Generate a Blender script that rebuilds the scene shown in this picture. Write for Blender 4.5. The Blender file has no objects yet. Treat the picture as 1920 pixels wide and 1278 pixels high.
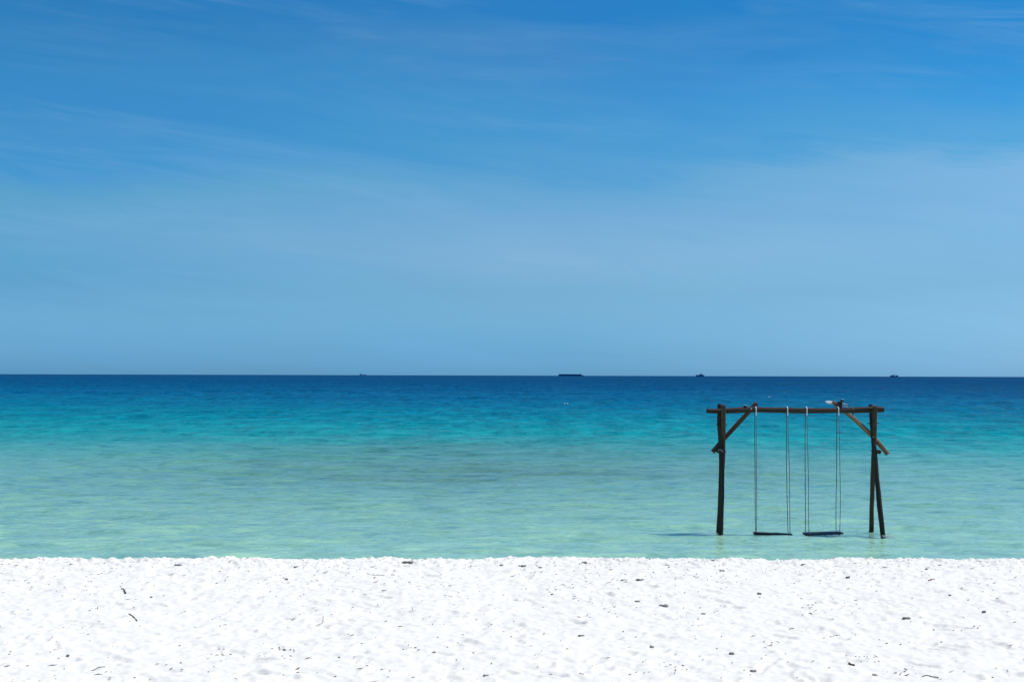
import bpy, bmesh, math, random
import numpy as np
from mathutils import Vector, Matrix, Quaternion, Euler

random.seed(7)
rng = np.random.default_rng(11)
scn = bpy.context.scene
R_ = math.radians

# ------------------------------------------------------------------ camera
CAM_H = 3.1
FPX = 2667.0                       # focal length in pixels of the 1920 px wide photograph
cam_d = bpy.data.cameras.new("camera")
cam = bpy.data.objects.new("camera", cam_d)
scn.collection.objects.link(cam)
cam_d.sensor_width = 36.0
cam_d.lens = 36.0 * FPX / 1920.0
cam_d.clip_start = 0.1
cam_d.clip_end = 60000
PITCH = math.atan(64.5 / FPX)
ROLL = math.atan(5.2 / 1920.0)
cam.rotation_mode = 'XYZ'
CAM_R = (Matrix.Rotation(R_(90) + PITCH, 3, 'X') @ Matrix.Rotation(ROLL, 3, 'Z'))
cam.matrix_world = Matrix.Translation((0, 0, CAM_H)) @ CAM_R.to_4x4()
scn.camera = cam

def ray(px, py):
    return CAM_R @ Vector(((px - 960) / FPX, (639 - py) / FPX, -1.0))
def P(px, py, D):                  # the point at distance D (world y) seen there
    d = ray(px, py)
    return Vector((0, 0, CAM_H)) + d * (D / d.y)
def G(px, py, z=0.0):              # the point of a level surface seen there
    d = ray(px, py)
    return Vector((0, 0, CAM_H)) + d * ((z - CAM_H) / d.z)

# ------------------------------------------------------------------ light, sky, exposure
SUN_EL, SUN_AZ = 66.0, 74.0        # azimuth clockwise from +Y (the sea)
sun_d = bpy.data.lights.new("sun", 'SUN')
sun_d.energy = 4.0
sun_d.angle = R_(0.5)
sun_d.color = (1.0, 0.965, 0.92)
sun = bpy.data.objects.new("sun", sun_d)
scn.collection.objects.link(sun)
sdir = Vector((math.sin(R_(SUN_AZ)) * math.cos(R_(SUN_EL)), math.cos(R_(SUN_AZ)) * math.cos(R_(SUN_EL)), math.sin(R_(SUN_EL))))
sun.rotation_euler = sdir.to_track_quat('Z', 'Y').to_euler()
sun.location = (0, 0, 50)

def S(c):                          # sRGB 0-255 -> linear
    return tuple(((v / 255) / 12.92 if v / 255 <= .04045 else ((v / 255 + .055) / 1.055) ** 2.4) for v in c)

class NT:                          # small node helper
    def __init__(s, tree):
        s.t = tree; tree.nodes.clear()
    def n(s, typ, ins=None, **kw):
        nd = s.t.nodes.new(typ)
        for k, v in kw.items(): setattr(nd, k, v)
        for k, v in (ins or {}).items():
            if hasattr(v, 'is_output') or isinstance(v, bpy.types.NodeSocket): s.t.links.new(v, nd.inputs[k])
            else: nd.inputs[k].default_value = v
        return nd
    def m(s, op, a, b=0.0, c=0.0, clamp=False):
        nd = s.n('ShaderNodeMath', {0: a, 1: b, 2: c}, operation=op); nd.use_clamp = clamp
        return nd.outputs[0]
    def mix(s, f, a, b, blend='MIX'):
        nd = s.n('ShaderNodeMix', data_type='RGBA', blend_type=blend)
        nd.clamp_factor = True
        for k, v in ((0, f), (6, a), (7, b)):
            if isinstance(v, bpy.types.NodeSocket): s.t.links.new(v, nd.inputs[k])
            else: nd.inputs[k].default_value = (*v, 1) if isinstance(v, tuple) and len(v) == 3 else v
        return nd.outputs[2]
    def ramp(s, f, stops, interp='LINEAR'):
        nd = s.n('ShaderNodeValToRGB', {0: f})
        cr = nd.color_ramp; cr.interpolation = interp
        while len(cr.elements) < len(stops): cr.elements.new(.5)
        for e, (p, c) in zip(cr.elements, stops):
            e.position = p; e.color = (*c, 1) if not isinstance(c, (int, float)) else (c, c, c, 1)
        return nd.outputs[0]
    def noise(s, vec, scale, detail=4, rough=.5, dist=0.0):
        return s.n('ShaderNodeTexNoise', {'Vector': vec, 'Scale': scale, 'Detail': detail, 'Roughness': rough, 'Distortion': dist}).outputs[0]
    def scaled(s, vec, sx, sy, sz, off=(0, 0, 0)):
        return s.n('ShaderNodeMapping', {'Vector': vec, 'Scale': (sx, sy, sz), 'Location': off}).outputs[0]
    def l(s, a, b): s.t.links.new(a, b)

world = bpy.data.worlds.new("World")
scn.world = world
world.use_nodes = True
SKY_K = 0.1
w = NT(world.node_tree)
sky = w.n('ShaderNodeTexSky', sky_type='NISHITA')
sky.sun_disc = False
sky.sun_elevation = R_(SUN_EL); sky.sun_rotation = R_(SUN_AZ)
sky.air_density = 1.0; sky.dust_density = 0.6; sky.ozone_density = 3.0
tc = w.n('ShaderNodeTexCoord').outputs['Generated']
sep = w.n('ShaderNodeSeparateXYZ', {0: tc})
X, Y, Z = sep.outputs
az = w.m('ARCTAN2', X, Y)                                  # 0 out to sea, grows to the right
av = w.n('ShaderNodeCombineXYZ', {0: az, 1: Z, 2: 0.0}).outputs[0]
n1 = w.noise(w.scaled(av, 5.0, 11.0, 1, (3.1, 1.7, 0)), 1.0, 2, .5)            # wide drifts of cloud
av2 = w.n('ShaderNodeVectorRotate', {'Vector': av, 'Angle': .12}, rotation_type='Z_AXIS').outputs[0]
n2 = w.noise(w.scaled(av2, 6, 60, 1, (.2, 5.2, 0)), 1.0, 7, .66, 1.0)
n3 = w.noise(w.scaled(av2, 2.4, 15, 1, (7.2, 1.1, 0)), 1.0, 5, .6, 1.2)   # fine streaks
zz = w.m('ADD', Z, w.m('MULTIPLY', w.m('SUBTRACT', n1, .5), .035))
zz = w.m('ADD', zz, w.m('MULTIPLY', w.m('SUBTRACT', n2, .5), .055))
# a clear deep blue opening low on the left
ga = w.m('DIVIDE', w.m('ADD', az, .30), .13); gb = w.m('DIVIDE', w.m('SUBTRACT', Z, .155), .028)
gap = w.m('POWER', 2.718, w.m('MULTIPLY', w.m('ADD', w.m('MULTIPLY', ga, ga), w.m('MULTIPLY', gb, gb)), -1.0))
zz = w.m('ADD', zz, w.m('MULTIPLY', gap, .026))
zz = w.m('MULTIPLY', zz, 2.0)
# the sky texture's brightness, bent towards the deep polarised blue of the day by a tint that follows
# elevation and differs a little from left to right
def zy(y): return math.sin(math.atan((703 - y) / FPX)) * 2
ZEN = [(.60, (42, 120, 192)), (1.0, (38, 105, 178))]
SKY_L = [(zy(y), c) for y, c in ((703, (98, 160, 204)), (650, (106, 167, 209)), (600, (110, 172, 213)), (520, (96, 167, 213)), (450, (99, 168, 212)), (360, (88, 163, 208)), (290, (66, 152, 212)), (200, (60, 145, 207)), (130, (58, 140, 202)), (20, (36, 125, 191)))] + ZEN
SKY_M = [(zy(y), c) for y, c in ((703, (104, 163, 204)), (640, (109, 170, 210)), (560, (120, 178, 215)), (480, (128, 178, 217)), (400, (110, 170, 214)), (320, (86, 160, 211)), (240, (69, 151, 210)), (150, (66, 144, 205)), (70, (64, 137, 199)), (10, (45, 129, 197)))] + ZEN
SKY_R = [(zy(y), c) for y, c in ((703, (122, 172, 209)), (650, (128, 179, 215)), (600, (130, 182, 218)), (520, (126, 181, 219)), (440, (123, 180, 220)), (330, (122, 177, 219)), (280, (88, 164, 215)), (190, (52, 148, 214)), (100, (36, 134, 205)), (10, (32, 129, 199)))] + ZEN
LUM_Z = [0, .01, .03, .05, .1, .15, .2, .27, .35, .5]
LUM_V = [.44, .47, .535, .578, .626, .615, .582, .525, .478, .415]
def tinted(p, c):
    k = .6 / float(np.interp(p / 2.0, LUM_Z, LUM_V))
    return tuple(v * k for v in S(c))
azn = w.m('ADD', az, w.m('MULTIPLY', w.m('SUBTRACT', n1, .5), .12))
rl, rm, rr_ = [w.ramp(zz, [(p, tinted(p, c)) for p, c in st], 'LINEAR') for st in (SKY_L, SKY_M, SKY_R)]
tint = w.mix(w.m('MULTIPLY', w.m('ADD', azn, .36), 2.78, clamp=True), rl, rm)
tint = w.mix(w.m('MULTIPLY', w.m('SUBTRACT', azn, .04), 3.3, clamp=True), tint, rr_)
bw = w.n('ShaderNodeHueSaturation', {'Saturation': 0.0, 'Color': sky.outputs[0]}).outputs[0]
skyn = w.mix(1.0, bw, tint, 'MULTIPLY')
skyn = w.n('ShaderNodeVectorMath', {0: skyn, 1: (1 / .6,) * 3}, operation='MULTIPLY').outputs[0]
# thin cirrus
ci = w.m('MULTIPLY', w.m('MULTIPLY', w.ramp(n3, [(.42, 0.0), (.7, 1.0)]), w.ramp(n2, [(.36, .0), (.66, 1.0)])), w.ramp(Z, [(.0, .0), (.05, .6), (.12, 1.0)]))
skyn = w.mix(w.m('MULTIPLY', ci, .20), skyn, (4.0, 6.3, 8.2))
bg = w.n('ShaderNodeBackground', {'Color': skyn, 'Strength': SKY_K})
wo = w.n('ShaderNodeOutputWorld')
w.l(bg.outputs[0], wo.inputs[0])

scn.cycles.use_denoising = True
scn.cycles.sample_clamp_direct = 4.0
scn.view_settings.view_transform = 'Standard'
scn.view_settings.look = 'None'
scn.view_settings.exposure = 0
scn.view_settings.gamma = 1
scn.view_settings.use_curve_mapping = False

# ------------------------------------------------------------------ helpers for objects
def tag(o, label=None, cat=None, group=None, kind=None):
    if label: o['label'] = label
    if cat: o['category'] = cat
    if group: o['group'] = group
    if kind: o['kind'] = kind
    return o

def link(name, me, parent=None, mat=None, matrix=None, smooth=True):
    o = bpy.data.objects.new(name, me)
    scn.collection.objects.link(o)
    if mat is not None:
        me.materials.clear(); me.materials.append(mat)
    if matrix is not None: o.matrix_world = matrix
    if parent is not None:
        o.parent = parent
        o.matrix_parent_inverse = parent.matrix_world.inverted() if matrix is not None else Matrix()
    if smooth:
        me.polygons.foreach_set('use_smooth', [True] * len(me.polygons))
    return o

def empty(name, loc, rz=0.0):
    o = bpy.data.objects.new(name, None)
    scn.collection.objects.link(o)
    o.matrix_world = Matrix.Translation(loc) @ Matrix.Rotation(rz, 4, 'Z')
    return o

def grid_mesh(name, Xs, Ys, Zs):   # 2-D arrays
    r, c = Xs.shape
    me = bpy.data.meshes.new(name)
    co = np.stack([Xs, Ys, Zs], -1).reshape(-1, 3).astype(np.float32)
    idx = np.arange(r * c).reshape(r, c)
    q = np.stack([idx[:-1, :-1], idx[:-1, 1:], idx[1:, 1:], idx[1:, :-1]], -1).reshape(-1, 4)
    me.vertices.add(len(co)); me.vertices.foreach_set('co', co.ravel())
    me.loops.add(q.size); me.loops.foreach_set('vertex_index', q.ravel().astype(np.int32))
    me.polygons.add(len(q)); me.polygons.foreach_set('loop_start', np.arange(0, q.size, 4, dtype=np.int32))
    me.update(calc_edges=True)
    return me

def tile(n, size, lo, hi, slope, aniso=1.0, seed=0, direction=None):
    """random height field on an n x n tile of the given size in metres; wavelengths lo..hi; unit variance"""
    g = np.random.default_rng(seed)
    kx = np.fft.fftfreq(n, size / n)[None, :] * aniso; ky = np.fft.fftfreq(n, size / n)[:, None]
    k = np.sqrt(kx ** 2 + ky ** 2); k[0, 0] = 1e9
    a = k ** (-slope)
    a *= np.clip((k - .5 / hi) / (.5 / hi), 0, 1) * np.exp(-(k * lo) ** 2)
    if direction is not None: a *= (np.abs(ky) / k) ** direction
    f = np.fft.ifft2(np.fft.fft2(g.standard_normal((n, n))) * a).real
    return f / f.std()

def samp(T, size, x, y):
    n = T.shape[0]
    u = (x / size * n) % n; v = (y / size * n) % n
    i = np.floor(u).astype(int); j = np.floor(v).astype(int)
    fu = u - i; fv = v - j; i %= n; j %= n
    i1 = (i + 1) % n; j1 = (j + 1) % n
    return (T[j, i] * (1 - fu) + T[j, i1] * fu) * (1 - fv) + (T[j1, i] * (1 - fu) + T[j1, i1] * fu) * fv

def sstep(a, b, x):
    t = np.clip((x - a) / (b - a), 0, 1); return t * t * (3 - 2 * t)

# ------------------------------------------------------------------ materials
def material(name):
    m = bpy.data.materials.new(name); m.use_nodes = True
    t = NT(m.node_tree)
    out = t.n('ShaderNodeOutputMaterial')
    bs = t.n('ShaderNodeBsdfPrincipled')
    t.l(bs.outputs[0], out.inputs[0])
    return m, t, bs

def bump(t, bs, h, strength, dist, normal=None):
    ins = {'Height': h, 'Strength': strength, 'Distance': dist}
    if normal is not None: ins['Normal'] = normal
    b = t.n('ShaderNodeBump', ins)
    t.l(b.outputs[0], bs.inputs['Normal'])
    return b.outputs[0]

def sand_material():
    m, t, bs = material('white_sand')
    pos = t.n('ShaderNodeNewGeometry').outputs['Position']
    big = t.noise(pos, 1.4, 4, .6)
    fine = t.noise(pos, 60, 4, .7)
    grain = t.noise(pos, 9, 6, .75)
    c = t.ramp(big, [(.3, (.80, .755, .66)), (.7, (.84, .80, .70))])
    c = t.mix(t.ramp(fine, [(.60, 0.0), (.78, .35)]), c, (.62, .60, .57))
    vo = t.n('ShaderNodeTexVoronoi', {'Vector': pos, 'Scale': 21.0}).outputs['Distance']
    spk = t.m('MULTIPLY', t.m('LESS_THAN', vo, .09), t.ramp(t.noise(pos, 2.2, 3, .6), [(.52, 0.0), (.66, .8)]))
    c = t.mix(spk, c, (.22, .19, .16))
    t.l(c, bs.inputs['Base Color'])
    bs.inputs['Roughness'].default_value = .95
    bs.inputs['Specular IOR Level'].default_value = .15
    n0 = t.n('ShaderNodeBump', {'Height': grain, 'Strength': .45, 'Distance': .02}).outputs[0]
    bump(t, bs, fine, .35, .006, n0)
    return m

def water_material():
    m, t, bs = material('sea_water')
    pos = t.n('ShaderNodeNewGeometry').outputs['Position']
    sx, sy, sz = t.n('ShaderNodeSeparateXYZ', {0: pos}).outputs
    # distance from the shore bends with the sandbars
    nb = t.noise(t.scaled(pos, .018, .03, 0), 1.0, 4, .55)
    nm = t.noise(t.scaled(pos, .10, .22, 0), 1.0, 4, .6)
    inv = t.m('DIVIDE', 24.0, t.m('MAXIMUM', sy, 18.0))
    inv = t.m('ADD', inv, t.m('MULTIPLY', t.m('SUBTRACT', nb, .5), .10))
    inv = t.m('ADD', inv, t.m('MULTIPLY', t.m('SUBTRACT', nm, .5), .07))
    # the turquoise reaches further out on the left
    inv = t.m('SUBTRACT', inv, t.m('MULTIPLY', t.m('DIVIDE', sx, t.m('MAXIMUM', sy, 18.0)), .06))
    col = t.ramp(inv, WATER_STOPS)
    # weed beds on the bottom
    w1 = t.noise(t.scaled(pos, .055, .10, 0, (4.3, 1.2, 0)), 1.0, 4, .6)
    w2 = t.noise(t.scaled(pos, .3, .75, 0), 1.0, 3, .6)
    dx = t.m('DIVIDE', t.m('SUBTRACT', sx, -1.0), 10.0); dy = t.m('DIVIDE', t.m('SUBTRACT', sy, 51.0), 15.0)
    rr = t.m('ADD', t.m('MULTIPLY', dx, dx), t.m('MULTIPLY', dy, dy))
    blob = t.m('POWER', 2.718, t.m('MULTIPLY', rr, -1.0))
    wm = t.m('MULTIPLY', blob, t.ramp(t.m('ADD', t.m('MULTIPLY', w1, .6), t.m('MULTIPLY', w2, .4)), [(.36, .25), (.62, 1.0)]))
    col = t.mix(t.m('MULTIPLY', wm, .85), col, WEED)
    # cloudy, sandy patches near the shore
    gp = t.m('MULTIPLY', t.ramp(t.noise(t.scaled(pos, .45, .7, 0, (1, 9, 0)), 1.0, 3, .55), [(.48, 0.0), (.70, 1.0)]), t.ramp(inv, [(.35, 0.0), (.7, .12)]))
    col = t.mix(gp, col, SANDY)
    # light and dark of ripple facets painted into the colour; wave faces further out
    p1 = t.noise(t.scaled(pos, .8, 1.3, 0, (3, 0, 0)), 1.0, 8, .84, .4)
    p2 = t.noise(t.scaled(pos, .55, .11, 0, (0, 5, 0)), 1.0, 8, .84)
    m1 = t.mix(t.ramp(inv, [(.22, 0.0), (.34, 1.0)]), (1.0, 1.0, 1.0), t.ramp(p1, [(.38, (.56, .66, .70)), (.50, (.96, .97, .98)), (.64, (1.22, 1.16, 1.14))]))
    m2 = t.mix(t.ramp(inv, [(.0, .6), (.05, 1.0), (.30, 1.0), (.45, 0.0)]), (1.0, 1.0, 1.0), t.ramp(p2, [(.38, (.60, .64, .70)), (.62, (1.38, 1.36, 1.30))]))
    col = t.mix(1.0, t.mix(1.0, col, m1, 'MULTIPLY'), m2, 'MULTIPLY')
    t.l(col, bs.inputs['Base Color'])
    bs.inputs['Roughness'].default_value = 1.0
    bs.inputs['IOR'].default_value = 1.0
    bs.inputs['Specular IOR Level'].default_value = 0.0
    t.l(t.ramp(inv, [(.2, .05), (.6, 1.0)]), bs.inputs['Subsurface Weight'])
    bs.subsurface_method = 'BURLEY'
    bs.inputs['Subsurface Radius'].default_value = (1, 1, 1)
    bs.inputs['Subsurface Scale'].default_value = .35
    # ripples: broad chop far out, fine ones close by
    r0 = t.noise(t.scaled(pos, .10, .22, .1), 1.0, 5, .62, .3)
    r1 = t.noise(t.scaled(pos, .9, 1.9, 1), 1.0, 5, .62, .4)
    r2 = t.noise(t.scaled(pos, 4.2, 8.5, 1), 1.0, 4, .6, .3)
    b0 = t.n('ShaderNodeBump', {'Height': r0, 'Strength': t.ramp(inv, [(0, 1.0), (.25, .6), (.45, .0)]), 'Distance': 2.6}).outputs[0]
    b1 = t.n('ShaderNodeBump', {'Height': r1, 'Strength': t.ramp(inv, [(0, 1.0), (.3, .7), (.6, .45)]), 'Distance': .17, 'Normal': b0}).outputs[0]
    nrm = bump(t, bs, r2, .8, .018, b1)
    gl = t.n('ShaderNodeBsdfGlossy', {'Color': (1, 1, 1, 1), 'Roughness': t.ramp(inv, [(0.0, .22), (.1, .16), (.3, .09), (.8, .06)]), 'Normal': nrm})
    fr = t.n('ShaderNodeFresnel', {'IOR': 1.333, 'Normal': nrm}).outputs[0]
    k = t.m('MULTIPLY', fr, t.ramp(inv, [(0.0, .10), (.10, .16), (.25, .30), (.40, .75), (.6, 1.0)]), clamp=True)
    mx = t.n('ShaderNodeMixShader', {0: k, 1: bs.outputs[0], 2: gl.outputs[0]})
    t.l(mx.outputs[0], m.node_tree.nodes['Material Output'].inputs[0])
    return m

WATER_STOPS = [(0.0, (.001, .054, .140)), (.05, (.001, .068, .165)), (.11, (.001, .098, .202)), (.17, (.001, .138, .228)),
               (.24, (.001, .195, .250)), (.31, (.003, .255, .265)), (.38, (.030, .305, .270)), (.50, (.155, .405, .292)),
               (.70, (.250, .495, .318)), (1.0, (.325, .575, .390))]
WEED = (.075, .14, .065)
SANDY = (.30, .46, .28)

def wood_material(name, dark, light, mossy=(.05, .055, .03), amount=.5):
    m, t, bs = material(name)
    oc = t.n('ShaderNodeTexCoord').outputs['Object']
    g = t.noise(t.scaled(oc, 26, 26, 1.6), 1.0, 6, .65, .4)
    bl = t.noise(t.scaled(oc, 6, 6, 2.2), 1.0, 4, .6)
    c = t.ramp(g, [(.36, dark), (.68, light)])
    c = t.mix(t.ramp(bl, [(.5, 0.0), (.68, amount)]), c, mossy)
    pz = t.n('ShaderNodeSeparateXYZ', {0: t.n('ShaderNodeNewGeometry').outputs['Position']}).outputs[2]
    wet = t.ramp(t.m('ADD', pz, t.m('MULTIPLY', bl, .12)), [(.16, 1.0), (.26, 0.0)])
    c = t.mix(t.m('MULTIPLY', wet, .8), c, (.006, .008, .006))
    t.l(c, bs.inputs['Base Color'])
    bs.inputs['Roughness'].default_value = .8
    bs.inputs['Specular IOR Level'].default_value = .35
    crack = t.ramp(t.noise(t.scaled(oc, 38, 38, .9), 1.0, 4, .6), [(.40, 0.0), (.52, 1.0)])
    n0 = t.n('ShaderNodeBump', {'Height': crack, 'Strength': .7, 'Distance': .006}).outputs[0]
    bump(t, bs, g, .6, .010, n0)
    return m

def plain(name, c1, c2, scale=20, rough=.6, metallic=0.0, spec=.4, bmp=.004):
    m, t, bs = material(name)
    oc = t.n('ShaderNodeTexCoord').outputs['Object']
    n = t.noise(oc, scale, 4, .6)
    t.l(t.ramp(n, [(.35, c1), (.65, c2)]), bs.inputs['Base Color'])
    bs.inputs['Roughness'].default_value = rough; bs.inputs['Metallic'].default_value = metallic
    bs.inputs['Specular IOR Level'].default_value = spec
    if bmp: bump(t, bs, n, .5, bmp)
    return m

M_sand = sand_material()
M_water = water_material()
M_dark = wood_material('dark_weathered_wood', (.008, .005, .004), (.065, .040, .028), (.028, .022, .016))
M_brown = wood_material('brown_weathered_wood', (.022, .013, .008), (.13, .072, .038), (.020, .018, .011), .6)
M_pale = wood_material('pale_stripped_wood', (.12, .065, .035), (.32, .20, .115), (.012, .009, .007), .95)
M_seat = wood_material('wet_plank_wood', (.016, .012, .012), (.07, .05, .042), (.03, .025, .02))
for n_ in M_seat.node_tree.nodes:
    if n_.type == 'BSDF_PRINCIPLED': n_.inputs['Roughness'].default_value = .5; n_.inputs['Specular IOR Level'].default_value = .5
M_rope = plain('grey_rope', (.13, .12, .11), (.30, .28, .26), 60, .9)
M_rope_dark = plain('wet_dark_rope', (.04, .035, .03), (.10, .09, .08), 60, .8)
M_white = plain('white_rope', (.70, .68, .66), (.82, .80, .80), 60, .9)
M_metal = plain('dull_metal', (.32, .32, .33), (.5, .5, .5), 40, .45, .6)
M_dish = plain('pale_dish', (.28, .31, .32), (.44, .47, .47), 14, .4)
M_black = plain('black_plastic', (.006, .007, .010), (.02, .02, .026), 30, .35)
M_weed = plain('dry_seaweed', (.10, .095, .088), (.34, .32, .30), 40, .9, bmp=.01)
M_twig = plain('dry_twig', (.03, .022, .018), (.12, .085, .06), 60, .9)
M_crumb = plain('dry_crumbs', (.06, .045, .04), (.17, .13, .11), 60, .9)
M_rust = plain('red_brown_debris', (.10, .045, .03), (.22, .11, .07), 60, .9)

# ------------------------------------------------------------------ the ground: one sheet, beach to sea bed to horizon
def grow(a, step, ratio, limit):
    out = []; s = step; v = a
    while abs(v) < limit:
        s *= ratio; v += s; out.append(v)
    return out
xs_core = np.arange(-7.6, 7.6001, .0155)
xr = grow(7.6, .0155, 1.22, 30000)
xs = np.array([-v for v in xr[::-1]] + list(xs_core) + xr)
ys_core = np.arange(9.6, 18.2, .0165)
yb = grow(-9.6, .0165, 1.2, 400)                    # behind the viewer
yf = grow(18.2, .0165, 1.2, 42000)
ys = np.array(sorted([-v for v in yb if True]) + list(ys_core) + yf) if False else np.array(sorted([9.6 - (v + 0) for v in grow(0, .0165, 1.2, 400)]) + list(ys_core) + yf)
GX, GY = np.meshgrid(xs, ys)

T1 = tile(1024, 20.48, .10, .9, 1.2, 1.0, 1)        # trampled hummocks
T2 = tile(1024, 10.24, .035, .22, 1.1, 1.0, 2)
T3 = tile(512, 128, 1.5, 12, 1.5, 1.0, 3)
CREST = 17.15
def crest_y(x):
    return CREST + .05 * np.sin(x * 1.3 + .5) + .04 * np.sin(x * 3.1) + .04 * np.sin(x * 6.7 + 1)
def base_height(x, y):
    # level behind the crest, then down the beach face and on under the water
    c = crest_y(np.clip(x, -12, 12))
    d = np.maximum(y - c, 0)
    top = .890 + .0029 * np.clip(x, -12, 12) + .012 * np.minimum((y - CREST), 0) * 0
    face = np.interp(d, [0, .35, .8, 1.5, 3.8, 11, 45, 280, 2000, 50000], [0, -.045, -.15, -.36, -.93, -1.6, -2.6, -9, -16, -30])
    back = np.interp(-y, [-9, 40, 120, 400], [0, .3, 1.0, 1.5])
    return top + face + back
near = sstep(-8.5, -6.0, GX) * 0 + 1
fade = (1 - sstep(8.2, 12, np.abs(GX))) * sstep(8.0, 9.8, GY) * (1 - sstep(18.4, 20, GY))
H = base_height(GX, GY)
rel = GY - crest_y(GX)
crestm = np.exp(-(np.minimum(np.abs(rel + .1), 9) / .45) ** 2)
t1 = samp(T1, 20.48, GX, GY); t2 = samp(T2, 10.24, GX, GY)
det = .0066 * t1 + .0038 * t2
det += crestm * (.002 * t1 + .007 * np.maximum(t2, -.5))
det += .005 * samp(T3, 128, GX, GY)
H += det * fade
# footprints and scuffs pressed into the loose sand
FP = []
for i in range(420):
    yy = rng.uniform(9.7, 17.2); xx = rng.uniform(-.375 * yy - .6, .375 * yy + .6)
    FP.append((xx, yy, rng.uniform(0, math.pi), rng.uniform(.10, .17), rng.uniform(.05, .08), rng.uniform(.008, .020)))
for (xx, yy, a, la, lb, dp) in FP:
    i0, i1 = np.searchsorted(xs, [xx - .4, xx + .4]); j0, j1 = np.searchsorted(ys, [yy - .4, yy + .4])
    gx = GX[j0:j1, i0:i1] - xx; gy = GY[j0:j1, i0:i1] - yy
    u = (gx * math.cos(a) + gy * math.sin(a)) / la; v = (-gx * math.sin(a) + gy * math.cos(a)) / lb
    w1 = .18 * samp(T2, 10.24, GX[j0:j1, i0:i1] + xx * 3, GY[j0:j1, i0:i1])
    r = np.sqrt(u * u + v * v) + w1 * .5
    H[j0:j1, i0:i1] += dp * (-np.clip(1 - r ** 3, 0, 1) + .45 * np.exp(-((r - 1.25) / .28) ** 2))
sand = link('sand', grid_mesh('sand', GX, GY, H), None, M_sand)
tag(sand, 'white trampled sand of the beach in the foreground', 'sand', kind='structure')
def sand_z(x, y):
    i = int(np.clip(np.searchsorted(xs, x), 1, len(xs) - 1)); j = int(np.clip(np.searchsorted(ys, y), 1, len(ys) - 1))
    return float(max(H[j, i], H[j - 1, i - 1]))
def on_sand(px, py):
    z = .9
    for _ in range(4):
        p = G(px, py, z); z = float(base_height(np.array(p.x), np.array(p.y)))
    return Vector((p.x, p.y, sand_z(p.x, p.y)))

# ------------------------------------------------------------------ the sea
yw = [19.6]
while yw[-1] < 1500: yw.append(yw[-1] * 1.0030)
yw = np.array(yw + [yw[-1] * 1.12 ** k for k in range(1, 33)])
uw = np.linspace(-1, 1, 620); uw = .62 * uw + .38 * uw ** 5
WX = uw[None, :] * (yw[:, None] * .52 + 8); 
far = sstep(300, 1500, yw)[:, None]
WX = WX * (1 + far * 2.5)
WY = np.repeat(yw[:, None], uw.size, 1)
A1 = tile(1024, 30.72, .16, .6, 1.6, 1.7, 21, 1.0)      # ripples
A2 = tile(1024, 71.0, .5, 2.4, 1.6, 1.7, 22, 1.5)       # wavelets
A3 = tile(1024, 307.0, 2.0, 9.0, 2.0, 1.9, 23, 2.0)      # low swell
res = WY * .003
WZ = (.0078 * (1 - sstep(.13, .30, res)) * samp(A1, 30.72, WX, WY)
      + (.0160 + .012 * sstep(32, 60, WY)) * (1 - sstep(.35, .9, res)) * samp(A2, 71.0, WX + 7, WY)
      + (.02 * sstep(20, 60, WY) + .075 * sstep(60, 260, WY)) * (1 - sstep(2.0, 4.5, res)) * samp(A3, 307.0, WX + 30, WY)
      + .006 * (1 - sstep(1.4, 3.5, res)) * samp(A3, 307.0, WX + 30, WY))
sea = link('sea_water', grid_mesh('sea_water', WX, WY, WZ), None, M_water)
tag(sea, 'turquoise sea shading to deep blue at the horizon', 'sea', kind='structure')

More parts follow.
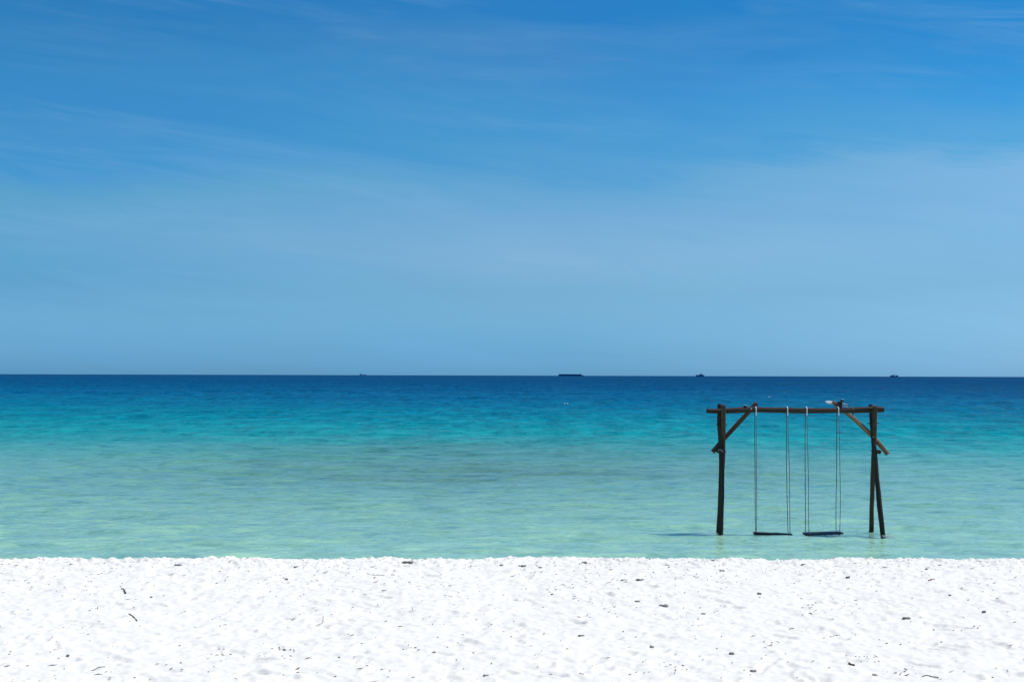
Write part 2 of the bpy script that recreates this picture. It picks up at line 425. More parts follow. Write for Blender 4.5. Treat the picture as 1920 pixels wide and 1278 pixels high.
# ------------------------------------------------------------------ poles, ropes
def tube_mesh(name, pts, rads, seg=14, wob=0.0, cap=True, seed=0, flat=1.0):
    """a tapering log through pts (local space), knotty by wob, with bevelled sawn ends"""
    g = np.random.default_rng(seed)
    pts = [Vector(p) for p in pts]
    # resample
    dense, dr = [], []
    n = max(2, int(sum((pts[i + 1] - pts[i]).length for i in range(len(pts) - 1)) / .05)) if wob > 0 else None
    if n:
        L = [0]
        for i in range(len(pts) - 1): L.append(L[-1] + (pts[i + 1] - pts[i]).length)
        for k in range(n + 1):
            s = L[-1] * k / n
            xyz = [float(np.interp(s, L, [p[c] for p in pts])) for c in range(3)]
            dense.append(Vector(xyz)); dr.append(float(np.interp(s, L, rads)))
        for _ in range(4):
            dense = [dense[0]] + [(dense[i - 1] + dense[i] * 2 + dense[i + 1]) / 4 for i in range(1, n)] + [dense[-1]]
    else:
        dense, dr = pts, list(rads)
    ph = g.uniform(0, 6.28, 8)
    bm = bmesh.new(); rings = []
    d0 = (dense[1] - dense[0]).normalized()
    up = d0.orthogonal().normalized()
    tot = 0
    N = len(dense)
    ends = [(-0, .88), (None, 1)]
    for i, p in enumerate(dense):
        d = (dense[min(i + 1, N - 1)] - dense[max(i - 1, 0)]).normalized()
        up = (up - d * up.dot(d)).normalized(); side = d.cross(up)
        if i: tot += (p - dense[i - 1]).length
        ring = []
        for k in range(seg):
            a = 2 * math.pi * k / seg
            rr = dr[i] * (1 + wob * (.6 * math.sin(2 * a + ph[0] + tot * 1.3) + .5 * math.sin(3 * a + ph[1] - tot * 2.1) + .7 * math.sin(tot * 5 + ph[2]) + .4 * math.sin(tot * 11 + ph[3] + a)))
            ring.append(bm.verts.new(p + (up * math.cos(a) * flat + side * math.sin(a)) * rr))
        rings.append(ring)
    for i in range(N - 1):
        for k in range(seg):
            bm.faces.new((rings[i][k], rings[i][(k + 1) % seg], rings[i + 1][(k + 1) % seg], rings[i + 1][k]))
    if cap:
        for ring, p, s in ((rings[0], dense[0], -1), (rings[-1], dense[-1], 1)):
            d = (dense[1] - dense[0]).normalized() if s < 0 else (dense[-1] - dense[-2]).normalized()
            inner = [bm.verts.new(p + (v.co - p) * .86 + d * s * .006) for v in ring]
            for k in range(seg):
                f = (ring[k], ring[(k + 1) % seg], inner[(k + 1) % seg], inner[k])
                bm.faces.new(f if s > 0 else f[::-1])
            bm.faces.new(inner if s > 0 else inner[::-1])
    bmesh.ops.recalc_face_normals(bm, faces=bm.faces)
    me = bpy.data.meshes.new(name); bm.to_mesh(me); bm.free()
    return me

def log(name, pts, rads, mat, parent, wob=.045, seed=0, seg=16):
    """pts in world space; the mesh keeps its own axis (local z runs along the wood)"""
    pts = [Vector(p) for p in pts]
    q = (pts[-1] - pts[0]).to_track_quat('Z', 'Y').to_matrix().to_4x4()
    M = Matrix.Translation(pts[0]) @ q
    Mi = M.inverted()
    me = tube_mesh(name, [Mi @ p for p in pts], rads, seg, wob, seed=seed)
    return link(name, me, parent, mat, M)

def cord(name, pts, r, mat, parent, seg=7, twist=True):
    """smooth rope through world points"""
    pts = [Vector(p) for p in pts]
    o = Matrix.Translation(pts[0]); Mi = o.inverted()
    P_ = [Mi @ p for p in pts]
    # catmull-rom
    out = []
    for i in range(len(P_) - 1):
        a = P_[max(i - 1, 0)]; b = P_[i]; c = P_[i + 1]; d = P_[min(i + 2, len(P_) - 1)]
        n = max(2, int((c - b).length / .03))
        for k in range(n):
            u = k / n
            out.append(.5 * ((2 * b) + (c - a) * u + (2 * a - 5 * b + 4 * c - d) * u * u + (3 * b - a - 3 * c + d) * u ** 3))
    out.append(P_[-1])
    rads = [r * (1 + (.10 * math.sin(i * 2.1) if twist else 0)) for i in range(len(out))]
    return link(name, tube_mesh(name, out, rads, seg, 0.0), parent, mat, o)

def bolt(p, d, r, parent, mat=None, L=.02):
    d = Vector(d).normalized()
    me = tube_mesh('bolt', [Vector((0, 0, 0)), Vector((0, 0, L * .6)), Vector((0, 0, L))], [r, r, r * .7], 6)
    return link('bolt', me, parent, mat or M_metal, Matrix.Translation(p) @ d.to_track_quat('Z', 'Y').to_matrix().to_4x4(), smooth=False)

D0 = 27.97                                            # distance of the beam
frame = empty('swing_frame', (P(1500, 1000, D0).x, D0, 0))
tag(frame, 'dark rough timber swing frame standing in the shallow water, A-shaped legs at both ends', 'swing frame')
PX = 1 / 95.35                                        # metres per photo pixel there

beam_pts = [(1325.2, 769.6), (1345, 770.5), (1365, 770.0), (1388, 768.2), (1412, 767.6), (1460, 768.6), (1500, 769.6), (1540, 769.3), (1600, 768.6), (1630, 767.6), (1657, 767.4)]
beam = log('beam', [P(x, y, D0) for x, y in beam_pts], [.047, .047, .050, .056, .056, .056, .055, .055, .056, .056, .055], M_dark, frame, .06, 3)

# left A: one pole leans away from us (front foot), one towards us (rear foot); they cross where the brace is bolted
DF, DR = D0 - .33, D0 + .33
def lean(spec, foot, top, y_foot, y_top):
    out = []
    for (x, y) in spec:
        t = (y_foot - y) / (y_foot - y_top)
        out.append(P(x, y, foot + (top - foot) * t))
    return out
def foot_down(pts, k=1.3):
    a, b = pts[0], pts[1]
    d = (a - b).normalized()
    return [a + d * k] + pts
pl1 = lean([(1351.2, 1004), (1352.2, 960), (1352.4, 920), (1352.9, 880), (1353.2, 850), (1351.8, 820), (1349.4, 790), (1349.4, 757.5)], DF, D0 + .115, 1004, 757.5)
log('post', foot_down(pl1), [.052, .052, .052, .053, .054, .054, .052, .046, .042], M_dark, frame, .085, 5)
pl2 = lean([(1347.6, 997), (1349.5, 950), (1352.5, 900), (1355.6, 860), (1356.4, 840), (1356.6, 800), (1357.0, 759.5)], DR, D0 - .125, 997, 759.5)
log('post', foot_down(pl2), [.050, .050, .050, .050, .048, .045, .044, .042], M_brown, frame, .085, 6)
pr1 = lean([(1655.4, 1003.5), (1652, 975), (1646.5, 920), (1642.4, 870), (1639.4, 840), (1635.6, 800), (1632.3, 758.5)], DF, D0 + .115, 1003.5, 758.5)
log('post', foot_down(pr1), [.050, .050, .050, .050, .048, .048, .045, .042], M_dark, frame, .085, 7)
pr2 = lean([(1633.8, 996.5), (1634.6, 950), (1636.4, 905), (1637.6, 860), (1639.6, 820), (1640.2, 790), (1640.6, 761.5)], DR, D0 - .125, 996.5, 761.5)
log('post', foot_down(pr2), [.043, .043, .045, .045, .044, .044, .045, .045], M_brown, frame, .085, 8)
for c in frame.children:
    if c.name.startswith('post') and c.data.materials[0] == M_brown: c['label'] = 'browner rear pole whose top shows in front of the beam'

# braces run behind the beam and pass through the crotch of each A
DB = D0 + .10
log('brace', [P(1336.6, 846.5, D0 + .02), P(1357, 822.5, D0 + .05), P(1400, 776, DB), P(1418.6, 755.5, DB)], [.046, .046, .043, .046], M_brown, frame, .03, 9)
br = log('brace', [P(1664.2, 850.5, D0 + .06), P(1640, 821.5, D0 + .075), P(1605, 788, DB), P(1561.5, 753.5, DB)], [.046, .044, .042, .041], M_pale, frame, .03, 10)
br['label'] = 'paler stripped brace with dark knots, partly bark covered'
for px, off in ((1348.6, 1), (1644.8, -1)):
    c = P(px, 846, D0)
    log('crosspiece', [c + Vector((0, -.16, 0)), c + Vector((0, .22, 0))], [.041, .041], M_dark, frame, .02, 12)
    # sunlit upper rim of the stub, painted on as a thin white arc
    pts = [c + Vector((.045 * math.sin(a) * 1, -.13, .045 * math.cos(a))) for a in np.linspace(-1.0, 1.5, 8)]
    if off > 0:
        cord('lit_rim', pts, .005, M_white, frame)
bolt(P(1408.4, 766.5, D0 - .058), (0, -1, 0), .016, frame)
bolt(P(1637.5, 818.6, D0 - .075), (0, -1, .1), .013, frame)
bolt(P(1644.0, 838.0, D0 - .06), (0, -1, .1), .009, frame)
bolt(P(1354.0, 1003.0, DF - .055), (.2, -1, 0), .008, frame, M_white)
for px, py, s in ((1344.6, 795.5, -1), (1361.6, 796, 1), (1627.8, 793.6, -1), (1645.4, 793.6, 1), (1359.6, 846.5, 1), (1633.9, 844.8, -1)):
    p = P(px, py, D0 + .0)
    log('peg', [p - Vector((s * .05, 0, 0)), p + Vector((s * .014, 0, .003))], [.011, .009], M_dark, frame, .0, 1, 8)

# ------------------------------------------------------------------ the two swings
def board(name, c, mat, parent, notch=0):
    """plank from eight measured corners: front-left, front-right, back-right, back-left tops, thickness"""
    fl, fr, brr, bl, th = c
    bm = bmesh.new(); n = 14
    top_f = [fl.lerp(fr, i / n) for i in range(n + 1)]; top_b = [bl.lerp(brr, i / n) for i in range(n + 1)]
    def dip(i): return th * (1 - (notch * (math.sin(i * 1.35) ** 4) * .35))
    cols = []
    for i in range(n + 1):
        a, b = top_f[i], top_b[i]
        z = Vector((0, 0, 1))
        cols.append([bm.verts.new(v) for v in (a - z * .004, a.lerp(b, .05), b.lerp(a, .05), b - z * .004, b - z * dip(i), a - z * dip(i))])
    for i in range(n):
        for k in range(6):
            bm.faces.new((cols[i][k], cols[i][(k + 1) % 6], cols[i + 1][(k + 1) % 6], cols[i + 1][k]))
    bm.faces.new(cols[0][::-1]); bm.faces.new(cols[-1])
    bmesh.ops.recalc_face_normals(bm, faces=bm.faces)
    o = (fl + fr + brr + bl) / 4
    ax = (fr - fl).normalized()
    M = Matrix.Translation(o) @ ax.to_track_quat('Z', 'Y').to_matrix().to_4x4()
    Mi = M.inverted()
    for v in bm.verts: v.co = Mi @ v.co
    me = bpy.data.meshes.new(name); bm.to_mesh(me); bm.free()
    return link(name, me, parent, mat, M, smooth=False)

def swing(label, top_l, top_r, strands, corners, th, grey, notch, hang_y):
    D = hang_y
    root = empty('rope_swing', P((top_l[0] + top_r[0]) / 2, 764, D0))
    tag(root, label, 'swing', 'rope swings hanging from the timber frame')
    fl, fr, b_r, b_l = corners
    board('seat', (fl, fr, b_r, b_l, th), M_seat if notch else M_dark, root, notch)
    for (tx, ty), st in zip((top_l, top_r), strands):
        over = P(tx, 768.5, D0)
        R = .066
        # white worn turn over the beam, front and back
        arc = [over + Vector((0.002 * math.sin(a * 3), -R * math.cos(a), R * math.sin(a))) for a in np.linspace(0.0, math.pi, 9)]
        front_low = over + Vector((.003, -R * .93, -.10)); back_low = over + Vector((-.002, R * .93, -.03))
        lp = cord('rope', [front_low] + arc + [back_low],   .0100, M_white, root)
        lp['label'] = 'bleached white turn of rope over the beam'
        for (ex, ey, ez, mid), start, mt in zip(st, (front_low, back_low), (grey, M_rope_dark)):
            end = Vector((ex, ey, ez))
            pts = [start + Vector((0, 0, .01))]
            for u in (.22, .5, .78):
                q = start.lerp(end, u); q.x += mid * math.sin(u * math.pi) + random.uniform(-.005, .005); pts.append(q)
            pts.append(end)
            cord('rope', pts, .0068, mt, root)
        for (ex, ey, ez, mid) in st:                      # knots under the seat
            p = Vector((ex, ey, ez - th - .004))
            me = tube_mesh('knot', [Vector((-.012, 0, 0)), Vector((0, 0, 0)), Vector((.012, 0, 0))], [.007, .010, .007], 8)
            link('knot', me, root, M_rope_dark, Matrix.Translation(p))
    return root

DS = D0 - .20
# left swing: a slim plank, nearly edge on
a = P(1413.6, 998.4, DS - .03); b = P(1486.4, 1001.9, DS - .09)
depth = Vector((.012, .17, .008))
c1 = (a, b, b + depth, a + depth)
def between(p, q, px):
    x = P(px, 1000, p.y).x; t = (x - p.x) / (q.x - p.x); return p.lerp(q, t)
s1 = []
for (f_px, b_px, mf, mb) in ((1418.6, 1418.0, .004, -.003), (1480.6, 1478.4, .012, -.006)):
    pf = between(a, b, f_px) + depth * .12; pb = between(a, b, b_px) + depth * .85
    s1.append(((pf.x, pf.y, pf.z + .0, mf), (pb.x, pb.y, pb.z + .0, mb)))
swing('left rope swing with a slim dark plank seat seen edge on', (1416.6, 762), (1475.6, 762), s1, c1, .036, M_rope, .0, DS)
# right swing: seat turned a little, its top catching the sky
fl = P(1512.0, 1001.2, DS - .12); fr = P(1581.6, 998.2, DS - .02)
bl = P(1504.6, 997.0, DS + .06); b_r = P(1573.5, 994.8, DS + .17)
s2 = []
for (f_px, b_px, mf, mb) in ((1517.4, 1509.6, .004, -.006), (1575.2, 1567.2, .016, -.004)):
    tf = (f_px - 1512.0) / 69.6; tb = (b_px - 1504.6) / 69.0
    pf = fl.lerp(fr, tf) + (bl - fl) * .08; pb = bl.lerp(b_r, tb) + (fl - bl) * .06
    s2.append(((pf.x, pf.y, pf.z, mf), (pb.x, pb.y, pb.z, mb)))
swing('right rope swing with a twisted plank seat and four spread ropes', (1511.6, 762), (1571.0, 762), s2, (fl, fr, b_r, bl), .034, M_rope, 1.0, DS)

# ------------------------------------------------------------------ things lying on and tied to the beam
def lathe(name, prof, seg, mat, parent, M, smooth=True):
    bm = bmesh.new(); rings = []
    for r, z in prof:
        rings.append([bm.verts.new((r * math.cos(2 * math.pi * k / seg), r * math.sin(2 * math.pi * k / seg), z)) for k in range(seg)])
    for i in range(len(rings) - 1):
        for k in range(seg):
            bm.faces.new((rings[i][k], rings[i][(k + 1) % seg], rings[i + 1][(k + 1) % seg], rings[i + 1][k]))
    bm.faces.new(rings[0][::-1]); bm.faces.new(rings[-1])
    bmesh.ops.recalc_face_normals(bm, faces=bm.faces)
    me = bpy.data.meshes.new(name); bm.to_mesh(me); bm.free()
    return link(name, me, parent, mat, M, smooth)
def lump(name, M, mat, parent, sc, seed, rough=.25, sub=3):
    bm = bmesh.new(); bmesh.ops.create_icosphere(bm, subdivisions=sub, radius=1)
    g = np.random.default_rng(seed); ph = g.uniform(0, 6.28, 12)
    for v in bm.verts:
        c = v.co
        k = 1 + rough * (.5 * math.sin(c.x * 4 + ph[0]) + .5 * math.sin(c.y * 5 + ph[1]) + .4 * math.sin(c.z * 6 + ph[2]) + .35 * math.sin((c.x + c.y) * 9 + ph[3]) + .3 * math.sin((c.z - c.x) * 12 + ph[4]))
        v.co = Vector((c.x * sc[0], c.y * sc[1], c.z * sc[2])) * k
    me = bpy.data.meshes.new(name); bm.to_mesh(me); bm.free()
    return link(name, me, parent, mat, M)

# shallow pale dish caught behind the head of the right brace
dc = P(1558.5, 754.2, D0 + .17)
dish = empty('dish', dc)
tag(dish, 'shallow pale round dish wedged behind the top end of the right brace', 'dish')
Mt = Matrix.Translation(dc) @ Matrix.Rotation(R_(4), 4, 'Y') @ Matrix.Rotation(R_(13), 4, 'X')
lathe('bowl', [(.03, -.026), (.085, -.020), (.112, -.002), (.108, .002), (.08, -.012), (.02, -.018)], 36, M_dish, dish, Mt)
rim = bpy.data.meshes.new('rim')
pts = [Vector((.111 * math.cos(a), .111 * math.sin(a), 0)) for a in np.linspace(0, 2 * math.pi, 37)]
link('rim', tube_mesh('rim', pts, [.0055] * 37, 8, 0.0), dish, M_metal, Mt)

# black lamp-like fitting with cords on top of the beam
bc = P(1578.5, 763.5, D0 + .03)
lampo = empty('spotlight', bc)
tag(lampo, 'small black spotlight with loose cords sitting on the beam above the right swing', 'spotlight')
lump('housing', Matrix.Translation(P(1575.5, 758.0, D0 + .04)), M_black, lampo, (.050, .048, .052), 5, .10)
lathe('lamp_head', [(.020, -.035), (.034, -.03), (.036, .01), (.030, .03), (.012, .038)], 16, M_black, lampo,
      Matrix.Translation(P(1579.2, 751.8, D0 + .02)) @ Matrix.Rotation(R_(18), 4, 'Y'))
lathe('lens', [(.026, 0), (.027, .006), (.018, .012), (.006, .014)], 16, M_dish, lampo,
      Matrix.Translation(P(1579.6, 749.2, D0 + .01)) @ Matrix.Rotation(R_(20), 4, 'Y'))
log('bracket', [P(1584, 760, D0 + .01), P(1594, 758.6, D0 - .02)], [.013, .005], M_black, lampo, 0, 2, 8)
log('bracket', [P(1568.5, 756.5, D0 + .05), P(1574, 753, D0 + .04)], [.012, .02], M_black, lampo, 0, 3, 8)
log('stem', [P(1579.6, 754, D0 - .035), P(1579.8, 759.0, D0 - .03)], [.005, .006], M_dish, lampo, 0, 3, 8)
for k, (y0, y1) in enumerate(((755.5, 757.8), (758.0, 759.6), (760.6, 761.6))):
    cord('cord', [P(1581 + k, y0, D0 - .02), P(1584, y0 + 1.2, D0 - .03), P(1588, y1 + .3, D0 - .02), P(1590, y1 + 1.6, D0 + .02)], .0045, M_white if k != 1 else M_rope, lampo)
cord('cord', [P(1572, 757.5, D0 - .02), P(1575, 760.0, D0 - .03), P(1579, 762.5, D0 - .03), P(1581, 761, D0)], .005, M_black, lampo)
# cord tied round the beam with a dark end hanging
tie = empty('cord_tie', P(1597, 768, D0))
tag(tie, 'pale cord knotted round the beam with a dark end hanging below', 'cord')
tc0 = P(1598, 768.7, D0)
ang = np.linspace(.3, 2.9, 9)
cord('cord', [tc0 + Vector((.012 * math.sin(3 * q), -.062 * math.cos(q), .062 * math.sin(q))) for q in ang] + [P(1593, 763.6, D0 - .03)], .006, M_rope, tie)
log('hanging_end', [P(1599.4, 773.5, D0 + .02), P(1599.8, 776, D0 + .01), P(1598.6, 778.6, D0 + .01)], [.010, .014, .004], M_black, tie, 0, 4, 8)
# crumpled bit on the beam near the left brace
kn = empty('knotted_rag', P(1398, 764, D0))
tag(kn, 'little crumpled dark and white rag lying on the beam by the left brace', 'rag')
lump('cloth', Matrix.Translation(P(1397.6, 761.2, D0 - .0)), M_black, kn, (.042, .03, .012), 8, .3)
lump('pale_fold', Matrix.Translation(P(1396.2, 759.4, D0 - .01)), M_dish, kn, (.018, .016, .008), 9, .4)
lump('pale_fold', Matrix.Translation(P(1399.6, 760.2, D0 - .02)), M_dish, kn, (.014, .012, .006), 10, .4)

# splash and bubbles round the front right foot
bm = bmesh.new()
g = np.random.default_rng(5)
fc = P(1655.6, 1004.6, DF)
for k in range(150):
    u = abs(g.normal()) * .085; a_ = g.uniform(-.6, 2.6) if k % 3 else g.uniform(0, 6.28)
    r = g.uniform(.003, .010)
    x = fc.x + .045 + u * math.cos(a_) * 1.1 if k % 3 else fc.x + .07 * math.cos(a_)
    y = DF - .05 + (u * math.sin(a_) * 1.5 - .10 if k % 3 else .07 * math.sin(a_))
    bmesh.ops.create_icosphere(bm, subdivisions=1, radius=r, matrix=Matrix.Translation((x, y, g.uniform(.0, .035))))
me = bpy.data.meshes.new('foam'); bm.to_mesh(me); bm.free()
M_foam = plain('foam', (.55, .6, .6), (.8, .8, .8), 30, .3)
tag(link('foam', me, None, M_foam), 'small splash of foam at the foot of the front right post', 'foam', kind='stuff')

# ------------------------------------------------------------------ floats on the sea
M_buoy = plain('white_float', (.62, .62, .6), (.8, .8, .78), 10, .5)
M_band = plain('dark_float_band', (.10, .06, .05), (.2, .1, .08), 10, .6)
def buoy(px, py, size, label, two=0):
    p = G(px, py + 1.0, 0.0)
    e = empty('mooring_buoy', p); tag(e, label, 'buoy', 'small floats out on the sea')
    for k in range(2 if two else 1):
        off = Vector((k * size * 1.5, 0, 0)); s = size * (1 if k == 0 else .85)
        M = Matrix.Translation(p + off) @ Matrix.Rotation(R_(12 - 20 * k), 4, 'Y')
        lathe('float', [(.05 * s, -.4 * s), (.36 * s, -.3 * s), (.5 * s, 0), (.42 * s, .28 * s), (.2 * s, .46 * s), (.07 * s, .5 * s), (.07 * s, .62 * s)], 18, M_buoy, e, M)
        lathe('band', [(.30 * s, -.36 * s), (.505 * s, -.12 * s), (.515 * s, -.02 * s), (.49 * s, .02 * s)], 18, M_band, e, M)
buoy(945.5, 731.8, .28, 'tiny pale float on dark blue water, furthest left of the floats')
buoy(1059.0, 756.0, .20, 'pair of pale floats side by side, left of the swing frame', 1)
buoy(1442.5, 744.0, .24, 'white float seen just above the beam right of the left brace')
buoy(1472.0, 735.4, .22, 'small white float furthest out above the middle of the swing frame')

# ------------------------------------------------------------------ ships on the horizon
M_hull = plain('hazed_navy_hull', (.012, .10, .23), (.018, .13, .27), .05, .7, spec=.1, bmp=0)  # distance haze is painted into all the ship colours below
M_super = plain('hazed_blue_deckhouse', (.05, .19, .36), (.07, .23, .42), .05, .7, spec=.1, bmp=0)
M_faint = plain('hazed_pale_ship', (.17, .33, .46), (.20, .36, .50), .05, .7, spec=.1, bmp=0)
M_faintw = plain('hazed_white_deckhouse', (.40, .58, .7), (.5, .66, .78), .05, .7, spec=.1, bmp=0)
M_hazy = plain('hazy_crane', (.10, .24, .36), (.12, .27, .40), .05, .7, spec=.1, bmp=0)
def ship(px0, px1, D, label, hull_prof, parts, beam_w, mats, name='cargo_ship'):
    """hull profile and deck pieces given in photo pixels along and above the waterline, built at real size"""
    k = D / FPX
    p0 = P(px0, 703, D)
    root = empty(name, (p0.x, D, 0)); tag(root, label, 'ship', 'ships on the horizon')
    bm = bmesh.new()
    lo, hi = [], []
    for (u, h, wf) in hull_prof:
        x = u * k; z = h * k; bw_ = beam_w * wf / 2
        lo.append((bm.verts.new((x, -bw_ * .7, -2)), bm.verts.new((x, bw_ * .7, -2))))
        hi.append((bm.verts.new((x, -bw_, z)), bm.verts.new((x, bw_, z))))
    for i in range(len(lo) - 1):
        bm.faces.new((lo[i][0], lo[i + 1][0], hi[i + 1][0], hi[i][0]))
        bm.faces.new((lo[i + 1][1], lo[i][1], hi[i][1], hi[i + 1][1]))
        bm.faces.new((hi[i][0], hi[i + 1][0], hi[i + 1][1], hi[i][1]))
        bm.faces.new((lo[i][0], lo[i][1], lo[i + 1][1], lo[i + 1][0]))
    for i in (0, -1): bm.faces.new((lo[i][0], lo[i][1], hi[i][1], hi[i][0]))
    bmesh.ops.recalc_face_normals(bm, faces=bm.faces)
    me = bpy.data.meshes.new('hull'); bm.to_mesh(me); bm.free()
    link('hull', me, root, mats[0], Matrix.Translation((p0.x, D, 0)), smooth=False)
    for (nm, u0, u1, h0, h1, taper, dep, mi) in parts:
        bm = bmesh.new()
        u0b, u1b = u0 + taper * (u1 - u0), u1 - taper * (u1 - u0)
        vs = []
        for (a0, a1, z) in ((u0, u1, h0), (u0b, u1b, h1)):
            for (x, y) in ((a0, -dep), (a1, -dep), (a1, dep), (a0, dep)):
                vs.append(bm.verts.new((x * k, y, z * k)))
        for f in ((0, 1, 2, 3), (7, 6, 5, 4), (0, 4, 5, 1), (1, 5, 6, 2), (2, 6, 7, 3), (3, 7, 4, 0)): bm.faces.new([vs[q] for q in f])
        bmesh.ops.bevel(bm, geom=list(bm.edges), offset=.12 * k, segments=1, affect='EDGES') if min(u1 - u0, h1 - h0) > .7 else None
        bmesh.ops.recalc_face_normals(bm, faces=bm.faces)
        me = bpy.data.meshes.new(nm); bm.to_mesh(me); bm.free()
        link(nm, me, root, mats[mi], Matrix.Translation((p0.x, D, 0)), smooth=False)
    return root
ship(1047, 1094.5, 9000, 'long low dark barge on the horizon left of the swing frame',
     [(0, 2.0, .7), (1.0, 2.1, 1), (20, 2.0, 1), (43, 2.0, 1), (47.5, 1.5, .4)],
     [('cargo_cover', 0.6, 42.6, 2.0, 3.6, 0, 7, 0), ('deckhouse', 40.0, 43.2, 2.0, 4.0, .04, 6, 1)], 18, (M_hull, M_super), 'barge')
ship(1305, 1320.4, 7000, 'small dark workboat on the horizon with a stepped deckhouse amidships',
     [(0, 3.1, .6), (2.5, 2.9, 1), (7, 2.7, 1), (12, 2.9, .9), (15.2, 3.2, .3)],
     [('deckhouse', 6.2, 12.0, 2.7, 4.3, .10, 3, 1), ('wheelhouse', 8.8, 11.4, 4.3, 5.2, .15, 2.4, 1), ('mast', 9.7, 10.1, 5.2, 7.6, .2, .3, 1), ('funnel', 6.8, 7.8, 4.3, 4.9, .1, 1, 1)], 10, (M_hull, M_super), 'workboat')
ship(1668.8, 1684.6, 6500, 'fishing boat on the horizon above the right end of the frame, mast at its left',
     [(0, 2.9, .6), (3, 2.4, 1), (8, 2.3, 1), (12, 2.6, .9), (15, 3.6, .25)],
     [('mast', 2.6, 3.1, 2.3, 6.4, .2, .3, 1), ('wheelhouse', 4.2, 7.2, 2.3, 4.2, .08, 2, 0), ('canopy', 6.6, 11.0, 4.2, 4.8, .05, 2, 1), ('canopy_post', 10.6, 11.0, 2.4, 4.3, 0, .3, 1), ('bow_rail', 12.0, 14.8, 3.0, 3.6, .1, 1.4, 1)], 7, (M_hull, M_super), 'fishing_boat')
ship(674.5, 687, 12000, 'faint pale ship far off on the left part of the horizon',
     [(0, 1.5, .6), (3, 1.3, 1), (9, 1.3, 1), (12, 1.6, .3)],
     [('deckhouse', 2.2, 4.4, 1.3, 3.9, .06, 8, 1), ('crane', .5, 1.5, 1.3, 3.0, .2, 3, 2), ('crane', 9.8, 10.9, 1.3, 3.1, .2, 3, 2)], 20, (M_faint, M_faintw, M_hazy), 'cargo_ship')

# ------------------------------------------------------------------ what the tide left on the sand
def clump(px, py, wpx, hpx, label, name='seaweed_clump', cat='seaweed', seed=0, group='seaweed clumps on the sand'):
    p = on_sand(px, py + hpx / 2)
    k = p.y / FPX
    L = wpx * k; h = max(.008, hpx * k * .5)
    g = np.random.default_rng(seed + 100)
    bm = bmesh.new()
    bmesh.ops.create_icosphere(bm, subdivisions=3, radius=1)
    ph = g.uniform(0, 6.28, 6)
    for v in bm.verts:
        c = v.co
        f = 1 + .28 * math.sin(c.x * 4 + ph[0]) + .2 * math.sin(c.y * 7 + c.x * 3 + ph[1]) + .15 * math.sin(c.x * 13 + ph[2] + c.z * 5)
        v.co = Vector((c.x * L * .42 * f, c.y * L * .3 * f, c.z * h * (.75 + .5 * math.sin(c.x * 2.6 + ph[3]) ** 2)))
    for _ in range(9):                                   # frayed strands
        a = g.uniform(0, 6.28); r0 = L * .3; r1 = L * g.uniform(.45, .62)
        d = Vector((math.cos(a), math.sin(a) * .7, 0)); q = Vector((-d.y, d.x, 0)) * g.uniform(.004, .009)
        z1 = g.uniform(.0, .6) * h
        v = [bm.verts.new(d * r0 + q + Vector((0, 0, h * .5))), bm.verts.new(d * r0 - q + Vector((0, 0, h * .5))), bm.verts.new(d * r1 + Vector((0, 0, z1 + .004))), bm.verts.new(d * r0 + Vector((0, 0, h * .5 + .008)))]
        for f in ((0, 1, 2), (0, 2, 3), (1, 3, 2), (0, 3, 1)): bm.faces.new([v[i] for i in f])
    me = bpy.data.meshes.new(name); bm.to_mesh(me); bm.free()
    o = link(name, me, None, M_weed, Matrix.Translation((p.x, p.y, p.z + h * .15)) @ Matrix.Rotation(g.uniform(-.2, .2), 4, 'Z'))
    tag(o, label, cat, group)
    return o
def stick(pts, r, label, name='driftwood_stick', mat=None, cat='stick', group='sticks lying on the sand'):
    r *= .42
    W = [on_sand(x, y) + Vector((0, 0, r * .8)) for x, y in pts]
    o = cord(name, W, r, mat or M_twig, None, 7); tag(o, label, cat, group); return o

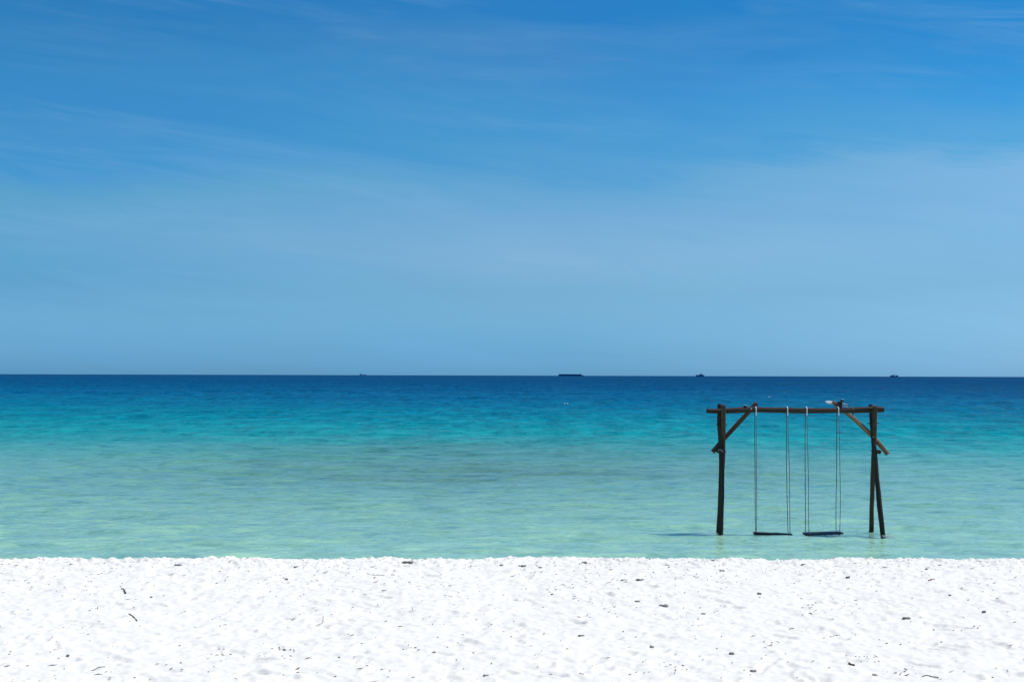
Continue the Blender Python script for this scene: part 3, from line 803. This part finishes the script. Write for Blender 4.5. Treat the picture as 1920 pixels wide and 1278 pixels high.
CL = [(765, 1052, 19, 5, 'broad grey seaweed clump by the crest of the sand, left of the middle'),
      (1245, 1131.5, 19, 8, 'largest grey seaweed clump, lying on open sand left of the swing frame'),
      (980, 1059.5, 17, 4.5, 'grey seaweed clump near the sand crest in the middle of the beach'),
      (1013, 1062, 8, 4, 'small dark clump just right of the middle clump by the crest'),
      (1096, 1054.5, 10, 4, 'dark flat clump close to the crest above the open beach'),
      (1169, 1088, 10, 4, 'oval dark clump, left of a pair below the crest'),
      (1200, 1088, 15, 3, 'ragged thin clump, right of a pair below the crest'),
      (1195, 1125.5, 10, 4, 'small clump just left of the largest clump'),
      (1090, 1187, 11, 3.5, 'low flat clump alone on the lower middle sand'),
      (1222, 1208.5, 9, 3.5, 'small flat clump on the lower sand below the largest clump'),
      (1372, 1220.5, 10, 8, 'upright brown lump on the lower sand under the left swing'),
      (1354, 1068, 13, 4, 'dark clump below the left end of the swing frame'),
      (1335, 1052, 11, 4, 'grey clump on the crest by the left post'),
      (1424, 1110, 9, 4, 'grey clump straight below the left swing seat'),
      (1412, 1253.5, 12, 4, 'ragged clump near the bottom edge under the left swing'),
      (911, 1264.5, 11, 3.5, 'flat dark clump near the bottom edge left of the middle'),
      (940, 1060.5, 8, 4, 'small dark clump near the crest left of the middle'),
      (705, 1041.8, 10, 5, 'dark lump standing on the crest against the water, left of middle'),
      (1506, 1057, 9, 4.5, 'dark clump near the crest below the right swing'),
      (1590, 1082, 8, 4, 'little dark clump below the gap right of the right swing'),
      (1700, 1158, 15, 4, 'shaded footprint hollow on open sand at the right, built as a low dark lump'),  # dark lump put in for the shade of a footprint hollow
      (1640, 1258.5, 11, 4, 'clump near the bottom edge below the right posts'),
      (1737, 1067, 5, 4, 'tiny dark clump near the crest right of the frame'),
      (1835, 1049.5, 9, 3, 'thin dark clump on the crest at the far right'),
      (1870, 1124, 7, 4, 'small clump on the far right of the beach'),
      (1845, 1151, 7, 5, 'dark speckled clump on the far right, lower of two'),
      (1781, 1116, 5, 3, 'tiny black clump right of the frame on mid sand'),
      (127, 1228, 7, 3, 'tiny black clump low on the left of the beach'),
      (555, 1062, 8, 3, 'small clump near the crest, left third'),
      (537, 1083, 7, 6, 'pair-like dark clump under the crest, left third'),
      (720, 1105.5, 9, 3, 'thin dark clump on the upper sand left of the middle'),
      (283, 1119, 5, 3, 'tiny dark clump on the upper left sand'),
      (1319, 1150, 9, 2.5, 'thin dark clump left of the reddish litter patch'),
      (1035, 1115, 6, 2.5, 'tiny flat clump on mid sand by the middle'),
      (334, 1057, 14, 2.5, 'long thin clump near the crest on the left'),
      (1145, 1068, 8, 3, 'small dark clump between crest and the oval clump')]
for i, (x, y, ww, hh, lb) in enumerate(CL):
    clump(x, y, ww, hh, lb, seed=i)
stick([(1592, 1245.2), (1596, 1246.3), (1601, 1247.6)], .016, 'short black stick near the bottom edge under the right posts')
stick([(1730, 1266), (1738, 1264.5), (1746, 1265.5), (1753, 1267), (1759, 1269)], .009, 'curved dark strand near the bottom edge at the right', 'seaweed_strand', M_weed, 'seaweed', 'strands and twigs on the sand')
stick([(242, 1154), (250, 1156.5), (257, 1162)], .013, 'dark bent stick on the left part of the beach')
stick([(228, 1103), (232, 1107), (236, 1113)], .014, 'thick dark chip standing in the sand at the left')
stick([(171, 1259), (176, 1255.5), (184, 1253.6), (196, 1253.4)], .006, 'thin curved twig near the bottom left corner')
stick([(606, 1160), (605, 1166), (600, 1171), (592, 1172)], .004, 'hair-thin curved twig on the middle left sand')
stick([(1741, 1090.5), (1747, 1089), (1752, 1087.5)], .014, 'pinkish brown chip right of the swing frame', 'wood_chip', M_rust)
stick([(1655, 1064.5), (1662, 1065.8), (1668, 1064)], .010, 'dark curved strand by the crest under the right posts', 'seaweed_strand', M_weed, 'seaweed', 'strands and twigs on the sand')
stick([(1527, 1127), (1530, 1131), (1534, 1133)], .005, 'thin twig above the speckled litter under the right swing')
stick([(833, 1117), (840, 1118.5), (848, 1118)], .006, 'thin dark twig on the upper sand left of the middle')
stick([(690, 1079), (705, 1081), (720, 1080)], .005, 'long thin dark twig lying level below the crest, left of middle')
stick([(1828, 1058.5), (1840, 1058), (1856, 1056.5)], .006, 'long thin strand near the crest at the far right', 'seaweed_strand', M_weed, 'seaweed', 'strands and twigs on the sand')

# countless crumbs of weed and shell, thickest along the crest
def crumbs(name, mat, n, seed, label):
    g = np.random.default_rng(seed)
    verts, faces = [], []
    spots = [(1304, 1172, 14, 8), (1350, 1149, 9, 7), (1523, 1141, 10, 6), (1560, 1192, 12, 4), (533, 1217, 12, 4), (1140, 1137, 8, 5), (1450, 1205, 10, 10), (1620, 1233, 16, 5), (1690, 1256, 12, 5), (776, 1216, 9, 3), (1080, 1122, 8, 5), (420, 1226, 12, 5), (1880, 1150, 10, 3), (1275, 1255, 12, 8)]
    k = 0
    while k < n:
        if k % 9 == 0:
            s = spots[g.integers(len(spots))]; px, py = g.normal(s[0], s[2]), g.normal(s[1], s[3])
        elif k % 9 < 6:
            px = g.uniform(-10, 1930); py = 1043 + abs(g.normal(0, 1)) * 30
        else:
            px = g.uniform(-10, 1930); py = g.uniform(1046, 1282)
        k += 1
        p = on_sand(px, py)
        L = g.uniform(.006, .019) * (1.0 + 1.4 * (g.random() < .15)); W = g.uniform(.002, .005); a = g.uniform(0, math.pi) * (.35 if g.random() < .7 else 1)
        d = np.array([math.cos(a), math.sin(a), 0]) * L; q = np.array([-math.sin(a), math.cos(a), 0]) * W
        b = len(verts); c = np.array([p.x, p.y, p.z + .001]); tl = np.array([0, 0, g.uniform(-.3, .6) * L])
        for v in (c - d, c + q, c + d + tl, c - q, c + np.array([0, 0, W * 1.6])): verts.append(tuple(v))
        faces += [(b, b + 1, b + 4), (b + 1, b + 2, b + 4), (b + 2, b + 3, b + 4), (b + 3, b, b + 4), (b, b + 3, b + 2, b + 1)]
    me = bpy.data.meshes.new(name); me.from_pydata(verts, [], faces); me.update()
    tag(link(name, me, None, mat, smooth=False), label, 'beach litter', kind='stuff')
crumbs('beach_litter', M_crumb, 850, 31, 'scattered dark crumbs of weed and twig over the white sand')
crumbs('shell_litter', M_rust, 500, 32, 'reddish brown shell and wood crumbs strewn near the crest')
